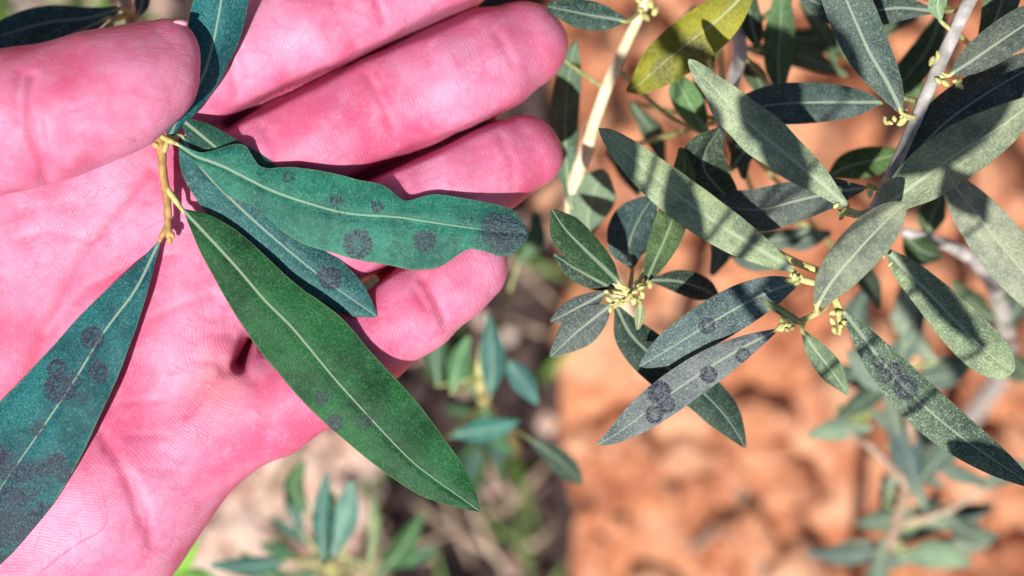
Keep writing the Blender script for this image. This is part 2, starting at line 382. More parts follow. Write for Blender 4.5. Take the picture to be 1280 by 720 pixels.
def from_edges(mid, le, re, n, zf, blunt=0.0):
    """centre line + left/right widths from traced midrib and edges"""
    M, _ = crom(np.array(mid, float), 60); Lp, _ = crom(np.array(le, float), 300); Rp, _ = crom(np.array(re, float), 300)
    idx = np.linspace(0, 59, n).round().astype(int); T = norm(np.gradient(M, axis=0)); out = []; wl = []; wr = []
    for i in idx:
        nrm = np.array([-T[i][1], T[i][0]]); c = M[i]; ws = []
        for E in (Lp, Rp):
            d = E - c; al = np.abs(d @ T[i]); k = np.argsort(al)[:6]; ws.append(np.min(np.abs(d[k] @ nrm)))
        out.append((c[0], c[1], zf(i / 59))); wl.append(ws[0]); wr.append(ws[1])
    wl[-1] = wr[-1] = 1.0
    wl[-1] = wr[-1] = blunt * min(wl[-2], wr[-2]) + 1
    return out, wl, wr
TEAL = (0.019, 0.150, 0.108); TEALB = (0.010, 0.108, 0.122); GREEN = (0.010, 0.080, 0.024); GREY = (0.085, 0.120, 0.092); GREYL = (0.15, 0.19, 0.125); DKG = (0.018, 0.050, 0.026); YEL = (0.22, 0.22, 0.02); OLV = (0.10, 0.15, 0.045)

# ------------------------------------------------------------------ the sprig in the hand
def ring(px, py, zp, r): return np.append(mm(px, py, zp), r)
sprig = empty('olive_sprig', tuple(mm(208, 240, 10) / 1000))
tag(sprig, 'spotted olive sprig pinched by the thumb, its dark green leaves lying across the palm', 'sprig')
tube('stem', [ring(185, 95, 2, .8), ring(196, 140, 6, .85), ring(201, 178, 12, .8), ring(204, 215, 16, .75), ring(209, 250, 18, .72), ring(210, 280, 16, .62), ring(211, 297, 15, .5)], M_TWIGY, sprig, 9, 30, .13, 3)
def bud(parent, px, py, zp, r, ang, mat=None, ln=2.0):
    c = mm(px, py, zp); d = np.array([math.cos(ang), math.sin(ang), random.uniform(-.2, .4)]); d /= np.linalg.norm(d)
    tube('bud', [np.append(c - d * r * .9, r * .5), np.append(c, r), np.append(c + d * r * ln * .6, r * .85), np.append(c + d * r * ln, r * .25)], mat or M_BUD, parent, 7, 9)
for x, y, r, a in [(207, 288, .55, -1.9), (214, 292, .5, -1.0), (212, 299, .5, -1.5), (196, 182, .5, 2.6), (214, 243, .4, .4), (203, 212, .4, 2.8)]: bud(sprig, x, y, 17, r, a, M_TWIGY, 1.8)
# leaf rising between thumb and index finger
leaf(sprig, [(213, 168, 10), (222, 148, 14), (238, 122, 20), (255, 92, 28), (266, 55, 36), (274, 15, 40), (281, -30, 42), (288, -85, 38), (296, -140, 30)], [4, 11, 17, 21, 29, 33, 31, 20, 2], TEALB, roll=[-.9, -.8, -.45, -.1, .05, 0], camber=.3, speckle=.28, rib=.3, seed=11,
     petiole=[((200, 196, 14), .55), ((207, 184, 15), .5)], pmat=M_TWIGG)
# wavy edged leaf with round spots
Z2 = (200, 100, 2.25)
mid = lin([(50, 182), (100, 215), (170, 240), (250, 280), (300, 305), (350, 325), (420, 348), (500, 370), (570, 380), (660, 385), (740, 397), (850, 413), (950, 425), (1040, 432)], Z2)
up = lin([(50, 178), (90, 195), (120, 200), (190, 178), (238, 178), (260, 206), (286, 243), (350, 240), (430, 248), (500, 265), (560, 280), (620, 289), (650, 304), (675, 332), (700, 336), (760, 320), (850, 330), (930, 345), (990, 362), (1020, 385), (1040, 430)], Z2)
lo = lin([(50, 188), (80, 222), (110, 245), (150, 290), (200, 335), (250, 350), (300, 390), (340, 425), (400, 460), (460, 480), (520, 500), (560, 510), (640, 520), (720, 535), (790, 530), (835, 502), (872, 478), (905, 480), (945, 494), (995, 492), (1025, 470), (1040, 434)], Z2)
p, a, b = from_edges(mid, up, lo, 48, lambda t: 16 + 8 * math.sin(t * 3.1) - 8 * t, .8)
leaf(sprig, p, None, TEAL, sides=(a, b), camber=.16, wave=.12, speckle=.22, rib=.23, seed=5, petiole=[((201, 170, 13), .5), ((212, 176, 20), .5)], pmat=M_TWIGG,
     spots=[(447, 305, 19, .95), (531, 300, 15, .9), (420, 250, 9, .75), (472, 258, 9, .8), (362, 221, 9, .7), (585, 276, 9, .6), (569, 299, 8, .5), (493, 311, 11, .5), (428, 268, 7, .5), (628, 292, 32, -.95), (655, 292, 22, -.9), (600, 300, 16, -.5), (318, 268, 12, -.35), (300, 222, 6, .4)])
# leaf beneath it
leaf(sprig, [(228, 172, 2), (250, 207, 3), (290, 250, 3), (345, 300, 3), (400, 345, 1), (440, 374, 0), (472, 396, -2)], [6, 26, 36, 40, 33, 23, 2], (0.018, 0.100, 0.105), camber=.2, speckle=.34, seed=8, spots=[(413, 348, 15, .95), (404, 340, 9, .7), (320, 265, 8, .6)], petiole=[((202, 175, 8), .5), ((215, 172, 6), .45)])
leaf(sprig, [(228, 150, 2), (250, 168, 5), (285, 196, 6), (330, 225, 5), (380, 250, 2)], [4, 17, 24, 24, 3], (0.014, 0.075, 0.052), camber=.3, speckle=.2, seed=9, petiole=[((203, 160, 6), .5), ((216, 152, 4), .45)])
# large plain leaf
Z4 = (200, 250, 1.757)
mid = lin([(50, 22), (110, 85), (170, 150), (230, 220), (290, 280), (340, 340), (390, 400), (440, 455), (500, 520), (560, 580), (620, 625), (705, 685)], Z4)
ri = lin([(52, 18), (110, 30), (180, 75), (240, 130), (300, 185), (360, 225), (410, 270), (460, 330), (520, 395), (570, 450), (620, 515), (660, 570), (690, 620), (705, 684)], Z4)
le = lin([(48, 20), (75, 90), (110, 160), (150, 230), (200, 310), (250, 370), (300, 430), (360, 490), (430, 550), (500, 605), (570, 650), (640, 675), (704, 686)], Z4)
p, a, b = from_edges(mid, ri, le, 22, lambda t: 14 + 14 * math.sin(t * 2.6) - 4 * t)
leaf(sprig, p, None, GREEN, sides=(a, b), camber=.12, speckle=.17, rib=.24, seed=21, petiole=[((209, 236, 18), .55), ((219, 250, 22), .5)], pmat=M_TWIGG,
     spots=[(418, 529, 11, .95), (402, 497, 10, .8), (455, 527, 11, .65), (440, 505, 7, .5), (585, 632, 24, -.35), (540, 600, 20, -.22), (345, 470, 10, .3)])
# leaf over the heel of the hand
Z3 = (0, 260, 1.565)
mid = lin([(311, 66), (265, 160), (205, 240), (150, 330), (90, 420), (45, 485), (0, 550), (-60, 640), (-120, 740)], Z3)
ri = lin([(309, 66), (260, 110), (200, 165), (150, 215), (90, 280), (40, 335), (0, 375), (-60, 470), (-110, 600), (-122, 738)], Z3)
le = lin([(313, 68), (295, 150), (270, 230), (235, 320), (190, 420), (140, 520), (80, 610), (0, 700), (-60, 740), (-118, 742)], Z3)
p, a, b = from_edges(mid, le, ri, 20, lambda t: 12 + 8 * math.sin(t * 3.1) + 26 * t)
leaf(sprig, p, None, TEALB, sides=(a, b), camber=.12, speckle=.24, rib=.22, seed=31, petiole=[((209, 282, 16), .55), ((203, 294, 18), .5)], pmat=M_TWIGY,
     spots=[(116, 422, 15, .9), (71, 461, 13, .85), (74, 485, 19, .95), (124, 466, 14, .85), (104, 497, 10, .6), (118, 446, 8, .6), (48, 536, 11, .8), (90, 475, 11, .6), (30, 605, 46, -.5), (10, 650, 60, -.6)] + [(x_, y_, r_, st_) for x_, y_, r_, st_ in zip(np.random.RandomState(3).uniform(-30, 92, 46), np.random.RandomState(4).uniform(562, 705, 46), np.random.RandomState(5).uniform(7, 13, 46), np.random.RandomState(6).uniform(.75, 1.0, 46))])

# ------------------------------------------------------------------ the hand
def build_hand():
    ax = np.concatenate([np.linspace(-2300, -560, 50), np.arange(-530, 800, 5.0)]).astype(np.float32)
    ay = np.concatenate([np.arange(-230, 770, 5.0), np.linspace(790, 2300, 50)]).astype(np.float32)
    az = np.concatenate([np.arange(-420, -215, 14.0), np.arange(-210, 250, 6.0)]).astype(np.float32)
    X, Y, Z = ax[:, None, None], ay[None, :, None], az[None, None, :]
    def cone(a, b):
        ba = np.array(b[:3], np.float32) - np.array(a[:3], np.float32); L2 = float(ba @ ba)
        t = np.clip(((X - a[0]) * ba[0] + (Y - a[1]) * ba[1] + (Z - a[2]) * ba[2]) / L2, 0, 1)
        return np.sqrt((X - a[0] - t * ba[0]) ** 2 + (Y - a[1] - t * ba[1]) ** 2 + (Z - a[2] - t * ba[2]) ** 2) - (a[3] + t * (b[3] - a[3]))
    def smin(a, b, k):
        h = np.maximum(k - np.abs(a - b), 0) / k; return np.minimum(a, b) - h * h * k * 0.25
    def chain(pts, k=12):
        d = None
        for a, b in zip(pts[:-1], pts[1:]):
            c = cone(a, b); d = c if d is None else smin(d, c, k)
        return d
    palm = chain([(150, 190, -115, 92), (-60, 330, -130, 105), (-330, 700, -140, 120)])
    for ch in ([(215, 285, -110, 84), (0, 440, -140, 105), (-340, 740, -140, 120)],
               [(235, 395, -104, 86), (40, 560, -130, 110), (-330, 790, -140, 120)],
               [(258, 515, -100, 84), (120, 640, -105, 112), (0, 740, -110, 118), (-300, 860, -135, 125)],
               [(-330, 780, -140, 150), (-560, 960, -150, 165), (-1200, 1420, -190, 210), (-1750, 1830, -210, 260), (-2050, 2030, -220, 240)]):
        palm = smin(palm, chain(ch, 40), 70)
    palm = smin(palm, cone((40, 620, -80, 78), (-200, 760, -100, 100)), 60)     # heel of the hand
    palm = smin(palm, cone((205, 420, -78, 62), (225, 330, -80, 58)), 45)        # pad below ring and middle finger
    palm = smin(palm, cone((-150, 330, -60, 110), (-330, 600, -90, 130)), 60)    # ball of the thumb
    f_index = chain([(120, 165, -90, 72), (250, 92, -72, 66), (310, 64, -70, 67), (390, 28, -74, 69), (455, -3, -78, 64), (560, -52, -88, 65), (640, -92, -100, 54)])
    f_mid = chain([(190, 275, -92, 74), (330, 203, -74, 68), (410, 165, -72, 71), (480, 134, -78, 66), (560, 98, -86, 69), (606, 78, -98, 65), (650, 58, -118, 57)])
    f_ring = chain([(215, 395, -94, 70), (350, 333, -66, 60), (430, 296, -60, 61), (500, 264, -62, 57), (570, 232, -66, 59), (615, 211, -76, 56), (656, 193, -92, 48)])
    f_pink = chain([(245, 545, -92, 70), (330, 512, -68, 61), (395, 474, -56, 58), (455, 433, -54, 55), (520, 386, -56, 54), (560, 356, -60, 52), (588, 333, -66, 49)])
    thumb = chain([(193, 98, 76, 58), (160, 112, 82, 72), (115, 122, 88, 80), (60, 138, 92, 84), (20, 148, 92, 86), (-60, 165, 86, 94), (-160, 215, 60, 104), (-280, 340, 0, 128), (-380, 520, -50, 130)], 16)
    thumb = smin(thumb, cone((212, 60, 66, 37), (150, 100, 70, 62)), 22)
    d = palm
    for f, k in ((f_index, 30), (f_mid, 30), (f_ring, 26), (f_pink, 34)):
        d = smin(d, smin(palm, f, k), 9)
    d = np.minimum(d, smin(palm, thumb, 14))
    d = d.astype(np.float32)
    # surface nets
    s = d < 0; nx, ny, nz = d.shape
    cnt = np.zeros((nx - 1, ny - 1, nz - 1), np.int8)
    for i in (0, 1):
        for j in (0, 1):
            for k in (0, 1): cnt += s[i:nx - 1 + i, j:ny - 1 + j, k:nz - 1 + k]
    act = np.argwhere((cnt > 0) & (cnt < 8)); I, J, K = act.T
    idm = np.full(cnt.shape, -1, np.int32); idm[I, J, K] = np.arange(len(act))
    acc = np.zeros((len(act), 3)); num = np.zeros(len(act)); grid = (ax, ay, az)
    for axis in range(3):
        o = [a for a in range(3) if a != axis]
        for u in (0, 1):
            for v in (0, 1):
                A = act.copy(); A[:, o[0]] += u; A[:, o[1]] += v; B = A.copy(); B[:, axis] += 1
                fa = d[A[:, 0], A[:, 1], A[:, 2]]; fb = d[B[:, 0], B[:, 1], B[:, 2]]; m = (fa < 0) != (fb < 0)
                t = np.where(m, fa / np.where(m, fa - fb, 1), 0)
                p = np.stack([grid[q][A[:, q]] for q in range(3)], 1).astype(float)
                p[:, axis] += t * (grid[axis][B[:, axis]] - grid[axis][A[:, axis]])
                acc[m] += p[m]; num[m] += 1
    P = acc / num[:, None]; quads = []
    for axis in range(3):
        o = [(axis + 1) % 3, (axis + 2) % 3]; sl = [slice(None)] * 3; sl2 = [slice(None)] * 3; sl[axis] = slice(0, -1); sl2[axis] = slice(1, None)
        a, b = s[tuple(sl)], s[tuple(sl2)]; e = np.argwhere(a != b)
        ok = (e[:, o[0]] > 0) & (e[:, o[1]] > 0) & (e[:, o[0]] < d.shape[o[0]] - 1) & (e[:, o[1]] < d.shape[o[1]] - 1); e = e[ok]
        ids = []
        for u, v in ((-1, -1), (0, -1), (0, 0), (-1, 0)):
            c = e.copy(); c[:, o[0]] += u; c[:, o[1]] += v; ids.append(idm[c[:, 0], c[:, 1], c[:, 2]])
        q = np.stack(ids, 1); fl = ~a[e[:, 0], e[:, 1], e[:, 2]]; q[fl] = q[fl][:, ::-1]; quads.append(q)
    return P, np.vstack(quads)

def polydist(P, line):
    best = np.full(len(P), 1e9); L = np.array(line, float)
    for a, b in zip(L[:-1], L[1:]):
        ba = b - a; t = np.clip(((P - a) @ ba) / (ba @ ba), 0, 1); best = np.minimum(best, np.linalg.norm(P - a - t[:, None] * ba, axis=1))
    return best

HP, HQ = build_hand()
# one level of smooth subdivision where the camera looks, by bmesh-free Catmull-Clark in Blender
me = bpy.data.meshes.new('hand'); me.from_pydata(HP.tolist(), [], HQ.tolist())
me.polygons.foreach_set('use_smooth', [True] * len(me.polygons))
hand = bpy.data.objects.new('hand', me); COL.objects.link(hand)
md = hand.modifiers.new('sm', 'SMOOTH'); md.factor = .5; md.iterations = 4
md = hand.modifiers.new('sub', 'SUBSURF'); md.levels = 1; md.render_levels = 1
dg = bpy.context.evaluated_depsgraph_get(); me2 = bpy.data.meshes.new_from_object(hand.evaluated_get(dg)); hand.modifiers.clear(); hand.data = me2; me2.name = 'hand'
n = len(me2.vertices); V = np.empty(n * 3); me2.vertices.foreach_get('co', V); V = V.reshape(-1, 3)
Nn = np.empty(n * 3); me2.vertices.foreach_get('normal', Nn); Nn = Nn.reshape(-1, 3)
crease = np.zeros(n); disp = np.zeros(n); P2 = V[:, :2]; upw = np.clip(Nn[:, 2] * 2, 0, 1)
tz = np.clip((V[:, 2] - 14 - 22 * np.clip((V[:, 1] - 420) / 120, 0, 1)) / 14, 0, 1); tz = tz * tz * (3 - 2 * tz); low = 1 - tz; high = tz
CREASES = [  # polyline, depth, width, on thumb?
    ([(38, 95), (34, 130), (40, 170), (52, 205), (58, 232)], 7, 6, 1), ([(24, 90), (18, 120), (20, 150)], 4, 5, 1), ([(55, 150), (60, 190)], 2, 4, 1),
    ([(78, 142), (105, 132), (130, 124)], 1.6, 2.5, 1),
    ([(278, 60), (290, 90), (296, 118)], 5, 5, 0), ([(300, 62), (308, 100)], 3, 4, 0), ([(455, -30), (470, 0), (480, 28)], 5, 5, 0),
    ([(458, 95), (478, 130), (492, 165)], 4, 5, 0), ([(472, 92), (490, 125)], 2.5, 4, 0), ([(330, 160), (345, 195), (350, 225)], 4, 5, 0), ([(620, 40), (640, 80)], 3, 5, 0),
    ([(500, 225), (512, 258), (520, 290)], 4, 5, 0), ([(625, 170), (640, 200), (645, 235)], 3, 5, 0),
    ([(528, 348), (545, 375), (556, 402)], 6, 5, 0), ([(518, 360), (532, 385)], 3, 4, 0), ([(432, 420), (448, 450), (455, 480)], 3, 5, 0),
    ([(306, 430), (300, 455), (282, 462)], 8, 7, 0), ([(300, 460), (320, 480), (330, 520), (325, 560)], 5, 8, 0), ([(285, 462), (260, 480), (235, 520)], 2.5, 4, 0),
    ([(282, 455), (240, 450), (215, 462)], 2.5, 4, 0), ([(125, 540), (150, 580), (165, 620), (178, 655)], 5, 6, 0), ([(165, 600), (185, 640), (190, 680)], 5, 6, 0), ([(150, 520), (130, 560)], 2, 4, 0),
    ([(190, 215), (150, 260), (100, 320), (60, 400), (30, 480)], 6, 8, 0), ([(215, 320), (170, 330), (110, 360), (60, 420)], 4, 6, 0), ([(265, 370), (230, 380), (190, 400), (150, 440)], 3.5, 6, 0),
    ([(0, 270), (40, 262), (90, 255)], 2, 6, 0), ([(20, 300), (60, 290), (110, 300)], 2, 5, 0),
    ([(292, 395), (270, 400), (250, 395)], 2, 4, 0), ([(290, 420), (262, 418), (240, 425)], 2, 4, 0), ([(200, 500), (150, 505), (110, 520)], 1.6, 4, 0), ([(210, 545), (160, 545)], 1.6, 4, 0), ([(225, 590), (180, 585)], 1.6, 4, 0)]
rng = np.random.RandomState(4)
for line, dep, wd, th in CREASES:
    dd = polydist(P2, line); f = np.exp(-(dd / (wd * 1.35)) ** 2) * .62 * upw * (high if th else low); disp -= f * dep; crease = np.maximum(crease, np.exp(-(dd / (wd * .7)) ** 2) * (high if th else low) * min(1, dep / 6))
V += Nn * disp[:, None]
# narrow gaps between the fingers, the lowest one ending in the deep fold at the little finger
gapf = np.zeros(n)
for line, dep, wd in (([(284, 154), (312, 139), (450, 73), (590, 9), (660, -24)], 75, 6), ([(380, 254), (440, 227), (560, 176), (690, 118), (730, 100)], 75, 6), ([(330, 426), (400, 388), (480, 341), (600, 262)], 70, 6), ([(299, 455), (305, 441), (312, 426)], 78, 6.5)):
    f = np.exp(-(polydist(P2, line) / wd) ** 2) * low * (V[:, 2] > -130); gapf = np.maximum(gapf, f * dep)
    crease = np.maximum(crease, f)  # tints the gaps dark red, painting in the shade between fingers
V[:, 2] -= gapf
# broad soft relief
rel = sum(a * np.sin(V @ np.array(d) + p) for a, d, p in ((1.5, (.031, .017, .02), 0), (1.3, (-.019, .037, .01), 2), (.6, (.071, -.043, .03), 1), (.5, (.038, .083, .02), 4))); V += Nn * rel[:, None]
# friction-ridge phase: whorl on the thumb pad, lines across the fingers, sweeps over the palm
ph = np.where(V[:, 2] > 20, np.hypot((V[:, 0] - 150) * .8, (V[:, 1] - 205) * 1.1) / 4.2, 0)
pf = (V[:, 0] * .92 - V[:, 1] * .39) / 4.4; pp = np.hypot(V[:, 0] - 330, V[:, 1] - 420) / 4.4
wf = np.clip((V[:, 0] - 300) / 30, 0, 1); ph = np.where(V[:, 2] > 20, ph, pp * (1 - wf) + pf * wf)
callus = np.exp(-(np.hypot((V[:, 0] - 272), (V[:, 1] - 478)) / 38) ** 2) * .5 + np.exp(-(np.hypot((V[:, 0] - 120), (V[:, 1] - 160)) / 70) ** 2) * .0
k = (CAMD - V[:, 2] / S) / CAMD
W = np.stack([(V[:, 0] - 640) / S * k, -(V[:, 1] - 360) / S * k, V[:, 2] / S + H], 1) / 1000
org = W.mean(0) * 0 + np.array(mm(-200, 700, -100)) / 1000
me2.vertices.foreach_set('co', (W - org).ravel()); hand.location = org
# y axis was mirrored: turn faces outward again
bm = bmesh.new(); bm.from_mesh(me2); bmesh.ops.reverse_faces(bm, faces=bm.faces); bm.to_mesh(me2); bm.free()
me2.polygons.foreach_set('use_smooth', [True] * len(me2.polygons)); me2.materials.append(M_SKIN)
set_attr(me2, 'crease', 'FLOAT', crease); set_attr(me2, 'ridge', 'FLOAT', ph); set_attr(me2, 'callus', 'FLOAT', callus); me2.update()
tag(hand, 'open bare hand, palm up, its thumb pressing a spotted olive sprig against the fingers', 'hand')
# thumbnail, seen almost edge on
nv = []; nf = []
for i in range(9):
    for j in range(7):
        t = i / 8; a = (j / 6 - .5) * 1.9 - .55; cx = 176 + 58 * t; cy = 81 - 23 * t; r = 41 - 5 * t - (6 * (t - .8) / .2 if t > .8 else 0)
        nv.append(mm(cx, cy - r * math.cos(a) * 1.0, 66 + r * math.sin(a) * 1.15))
for i in range(8):
    for j in range(6): nf.append((i * 7 + j, i * 7 + j + 1, (i + 1) * 7 + j + 1, (i + 1) * 7 + j))
nail = mesh_obj('thumbnail', nv, nf, M_NAIL, hand); sm = nail.modifiers.new('thick', 'SOLIDIFY'); sm.thickness = .0006; sm.offset = 0

# ------------------------------------------------------------------ olive branches on the right
def shoot(label, base, stems, name='olive_shoot', group=None):
    """stems: list of (rows of px, py, zp, radius mm), material"""
    e = empty(name, tuple(mm(*base) / 1000)); tag(e, label, 'branch' if 'branch' in name else 'shoot', group)
    for rows, mat in stems: tube('twig', [ring(*r) for r in rows], mat, e, 9, None, .07, len(rows))
    return e
def lf(par, pts, hw, col, z=0, z2=None, **kw):
    z2 = z if z2 is None else z2; m = len(pts)
    return leaf(par, [(p[0], p[1], z + (z2 - z) * i / (m - 1)) for i, p in enumerate(pts)], hw, col, **kw)
GZ = -H * S - 30
br = shoot('pale grey olive twig with yellow flower buds and silvery spotted leaves over red soil', (1500, -700, GZ),
    [([(1880, -1500, GZ, 9), (1840, -1420, -1500, 7), (1700, -1100, -300, 5), (1480, -560, 20, 3.2), (1330, -230, 10, 1.9), (1245, -60, 0, 1.35), (1212, 0, 0, 1.2), (1190, 50, 0, 1.15), (1162, 105, 0, 1.1), (1140, 161, 0, 1.1), (1118, 211, 2, 1.05), (1090, 262, 4, 1.0), (1068, 310, 0, .8), (1048, 345, -5, .7), (1040, 365, -4, .6)], M_TWIG),
     ([(1046, 345, -5, .6), (1020, 353, -2, .6), (998, 348, 4, .5), (988, 343, 6, .35)], M_TWIGG),
     ([(1041, 362, -4, .55), (1030, 385, 0, .5), (1008, 398, 4, .5), (985, 406, 6, .5), (970, 412, 6, .4)], M_TWIGG),
     ([(1040, 364, -4, .5), (1046, 385, -2, .5), (1050, 405, 2, .45), (1049, 418, 4, .4)], M_TWIGG),
     ([(1088, 264, 4, .6), (1072, 268, 8, .6), (1058, 266, 10, .55), (1046, 264, 10, .4)], M_TWIGG)], 'olive_branch')
PY = dict(pmat=M_TWIGG)
lf(br, [(1127, 140), (1110, 105), (1085, 62), (1060, 5), (1035, -50), (1018, -85)], [4, 18.2, 27.4, 28.9, 19.8, 2], (0.060, 0.092, 0.082), 20, 60, speckle=.42, rib=.34, roll=.15, petiole=[((1146, 148, 2), .5)], **PY)
lf(br, [(1060, 260), (1030, 232), (1000, 207), (955, 170), (918, 138), (893, 110), (876, 92), (861, 74)], [4, 14.3, 22.7, 28.6, 25.2, 16.0, 11.8, 3], (0.260, 0.325, 0.205), 14, 90, speckle=.62, rib=.36, wave=.3, petiole=[((1072, 266, 8), .5)], spots=[(880, 105, 22, -.30), (868, 86, 14, -.3)], **PY)  # the soft spots paint shade onto the tip
lf(br, [(991, 338), (965, 322), (925, 298), (880, 268), (832, 232), (785, 192), (763, 172), (748, 160)], [4, 13.4, 22.9, 26.9, 26.1, 19.0, 11.1, 2], (0.275, 0.350, 0.205), 8, -20, speckle=.55, rib=.42, roll=-.12, petiole=[((1002, 347, 4), .5)], **PY)
lf(br, [(1022, 382), (1038, 355), (1062, 325), (1092, 292), (1116, 268), (1133, 253)], [6.1, 20.5, 26.6, 26.6, 17.5, 3], (0.200, 0.230, 0.165), 60, 130, speckle=.35, rib=.28, roll=.2, petiole=[((1034, 380, 0), .5), ((1024, 390, 30), .45)], **PY)
lf(br, [(1098, 268), (1120, 248), (1155, 222), (1200, 190), (1245, 162), (1283, 135), (1308, 118)], [6, 19.2, 31.8, 34.0, 28.1, 14.8, 2], (0.200, 0.240, 0.150), 30, 110, speckle=.5, rib=.36, roll=-.1, petiole=[((1092, 262, 8), .5)], **PY)
lf(br, [(1117, 222), (1140, 196), (1180, 155), (1225, 122), (1275, 92), (1340, 55)], [4, 19.2, 30.4, 32.0, 25.6, 3], (0.070, 0.090, 0.080), 4, -10, speckle=.35, roll=.15, petiole=[((1120, 208, 2), .5)], **PY)
lf(br, [(1188, 93), (1212, 78), (1245, 55), (1290, 25), (1340, -5)], [3, 16.3, 22.9, 21.5, 3], (0.095, 0.115, 0.095), 6, 20, speckle=.35, petiole=[((1172, 90, 2), .45)], **PY)
lf(br, [(1180, 215), (1205, 248), (1238, 290), (1275, 335), (1312, 380), (1340, 410)], [5, 22.8, 31.9, 32.7, 22.8, 3], (0.270, 0.300, 0.220), -70, -60, speckle=.55, rib=.3, petiole=[((1132, 172, 0), .5), ((1155, 195, -40), .5)], **PY)
lf(br, [(1108, 312), (1130, 336), (1160, 365), (1195, 402), (1228, 435), (1252, 455), (1268, 464)], [3, 15.6, 22.1, 27.9, 28.7, 22.1, 7.4], (0.200, 0.265, 0.150), -30, -10, speckle=.8, rib=.34, petiole=[((1076, 292, 2), .5), ((1094, 300, -20), .45)], **PY)
lf(br, [(1053, 388), (1072, 412), (1105, 455), (1150, 503), (1200, 545), (1250, 580), (1300, 612)], [3, 11.5, 22.3, 27.4, 25.2, 17.3, 2], (0.085, 0.130, 0.085), 6, 30, speckle=.75, rib=.3, petiole=[((1044, 372, 0), .5)], spots=[(1098, 452, 9, .8), (1118, 462, 10, .85), (1132, 484, 16, .9), (1105, 470, 11, .7), (1145, 505, 12, .6), (1082, 440, 8, .6), (1180, 535, 12, .4)], **PY)
lf(br, [(998, 352), (968, 362), (930, 380), (885, 406), (840, 434), (815, 449), (799, 458)], [4, 18, 26, 27, 22, 12, 2], (0.085, 0.128, 0.135), 4, -10, speckle=.6, rib=.24, petiole=[((1012, 352, 0), .5)], spots=[(884, 407, 11, .85), (940, 378, 6, .4), (830, 436, 22, -.2)], **PY)
lf(br, [(968, 414), (935, 431), (895, 454), (850, 484), (805, 517), (770, 543), (746, 556)], [3, 13.2, 21.1, 23.8, 21.1, 11.4, 2], (0.125, 0.150, 0.158), 8, 20, speckle=.5, rib=.24, petiole=[((982, 406, 6), .45)], spots=[(886, 468, 11, .95), (929, 444, 10, .75), (824, 490, 15, .95), (834, 506, 11, .8), (818, 518, 12, .8), (868, 480, 6, .5)], **PY)
lf(br, [(1005, 416), (1018, 436), (1040, 464), (1061, 494)], [3, 12, 15, 2], (0.150, 0.220, 0.130), 4, -30, speckle=.3, petiole=[((1004, 400, 4), .4)], **PY)
lf(br, [(1002, 404), (985, 394), (968, 384), (952, 374)], [3, 5, 5, 1], (0.24, 0.27, 0.08), 16, 30, speckle=.15, petiole=[((1004, 400, 4), .3)], **PY)
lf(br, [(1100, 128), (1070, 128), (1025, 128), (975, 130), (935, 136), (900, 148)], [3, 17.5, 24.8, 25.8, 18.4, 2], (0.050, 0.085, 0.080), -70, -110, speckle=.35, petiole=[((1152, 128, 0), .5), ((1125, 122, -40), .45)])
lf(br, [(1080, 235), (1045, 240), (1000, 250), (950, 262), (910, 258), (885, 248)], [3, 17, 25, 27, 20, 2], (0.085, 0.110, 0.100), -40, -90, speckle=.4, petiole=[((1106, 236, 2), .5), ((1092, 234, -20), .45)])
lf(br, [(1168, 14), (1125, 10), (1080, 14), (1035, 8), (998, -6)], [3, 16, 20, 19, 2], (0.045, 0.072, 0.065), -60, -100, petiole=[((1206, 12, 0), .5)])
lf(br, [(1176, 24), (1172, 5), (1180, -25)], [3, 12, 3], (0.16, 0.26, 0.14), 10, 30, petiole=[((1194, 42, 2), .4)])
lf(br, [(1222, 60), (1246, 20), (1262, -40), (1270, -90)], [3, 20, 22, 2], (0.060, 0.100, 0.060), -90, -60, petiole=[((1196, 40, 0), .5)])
for x, y, zz, n_ in [(1128, 148, 6, 6), (1112, 150, 10, 3), (1060, 268, 12, 5), (1046, 262, 12, 2), (993, 348, 8, 5), (983, 405, 10, 8), (1050, 408, 6, 6), (1047, 392, 6, 3), (1180, 98, 6, 3), (1198, 102, 4, 3), (1172, 70, 6, 4), (1096, 240, 10, 3), (1110, 222, 8, 2), (1105, 322, 0, 2), (1028, 386, 6, 3)]:
    for _ in range(n_): bud(br, x + random.uniform(-9, 9), y + random.uniform(-7, 7), zz + random.uniform(-6, 8), random.uniform(.30, .55), random.uniform(0, 6.3), ln=random.uniform(1.6, 2.6))
# more of the same branch beyond the frame; its leaves throw the shadows seen on the leaves below
rg = random.Random(12)
for i in range(26):
    t = i / 25; bx_ = 1225 + 260 * t; by_ = -30 - 540 * t; sgn = 1 if i % 2 else -1; a = -2.0 + sgn * rg.uniform(.6, 1.3); L = rg.uniform(260, 340)
    z0 = 10 * (1 - t) + rg.uniform(-5, 5); dx, dy = math.cos(a) * L, math.sin(a) * L
    if by_ + dy > -20: continue
    lf(br, [(bx_, by_), (bx_ + dx * .3, by_ + dy * .3), (bx_ + dx * .65, by_ + dy * .65), (bx_ + dx, by_ + dy)], [4, 30, 32, 2], (0.09, 0.12, 0.085), z0, z0 + rg.uniform(-40, 160), fine=False, roll=rg.uniform(-.4, .4))

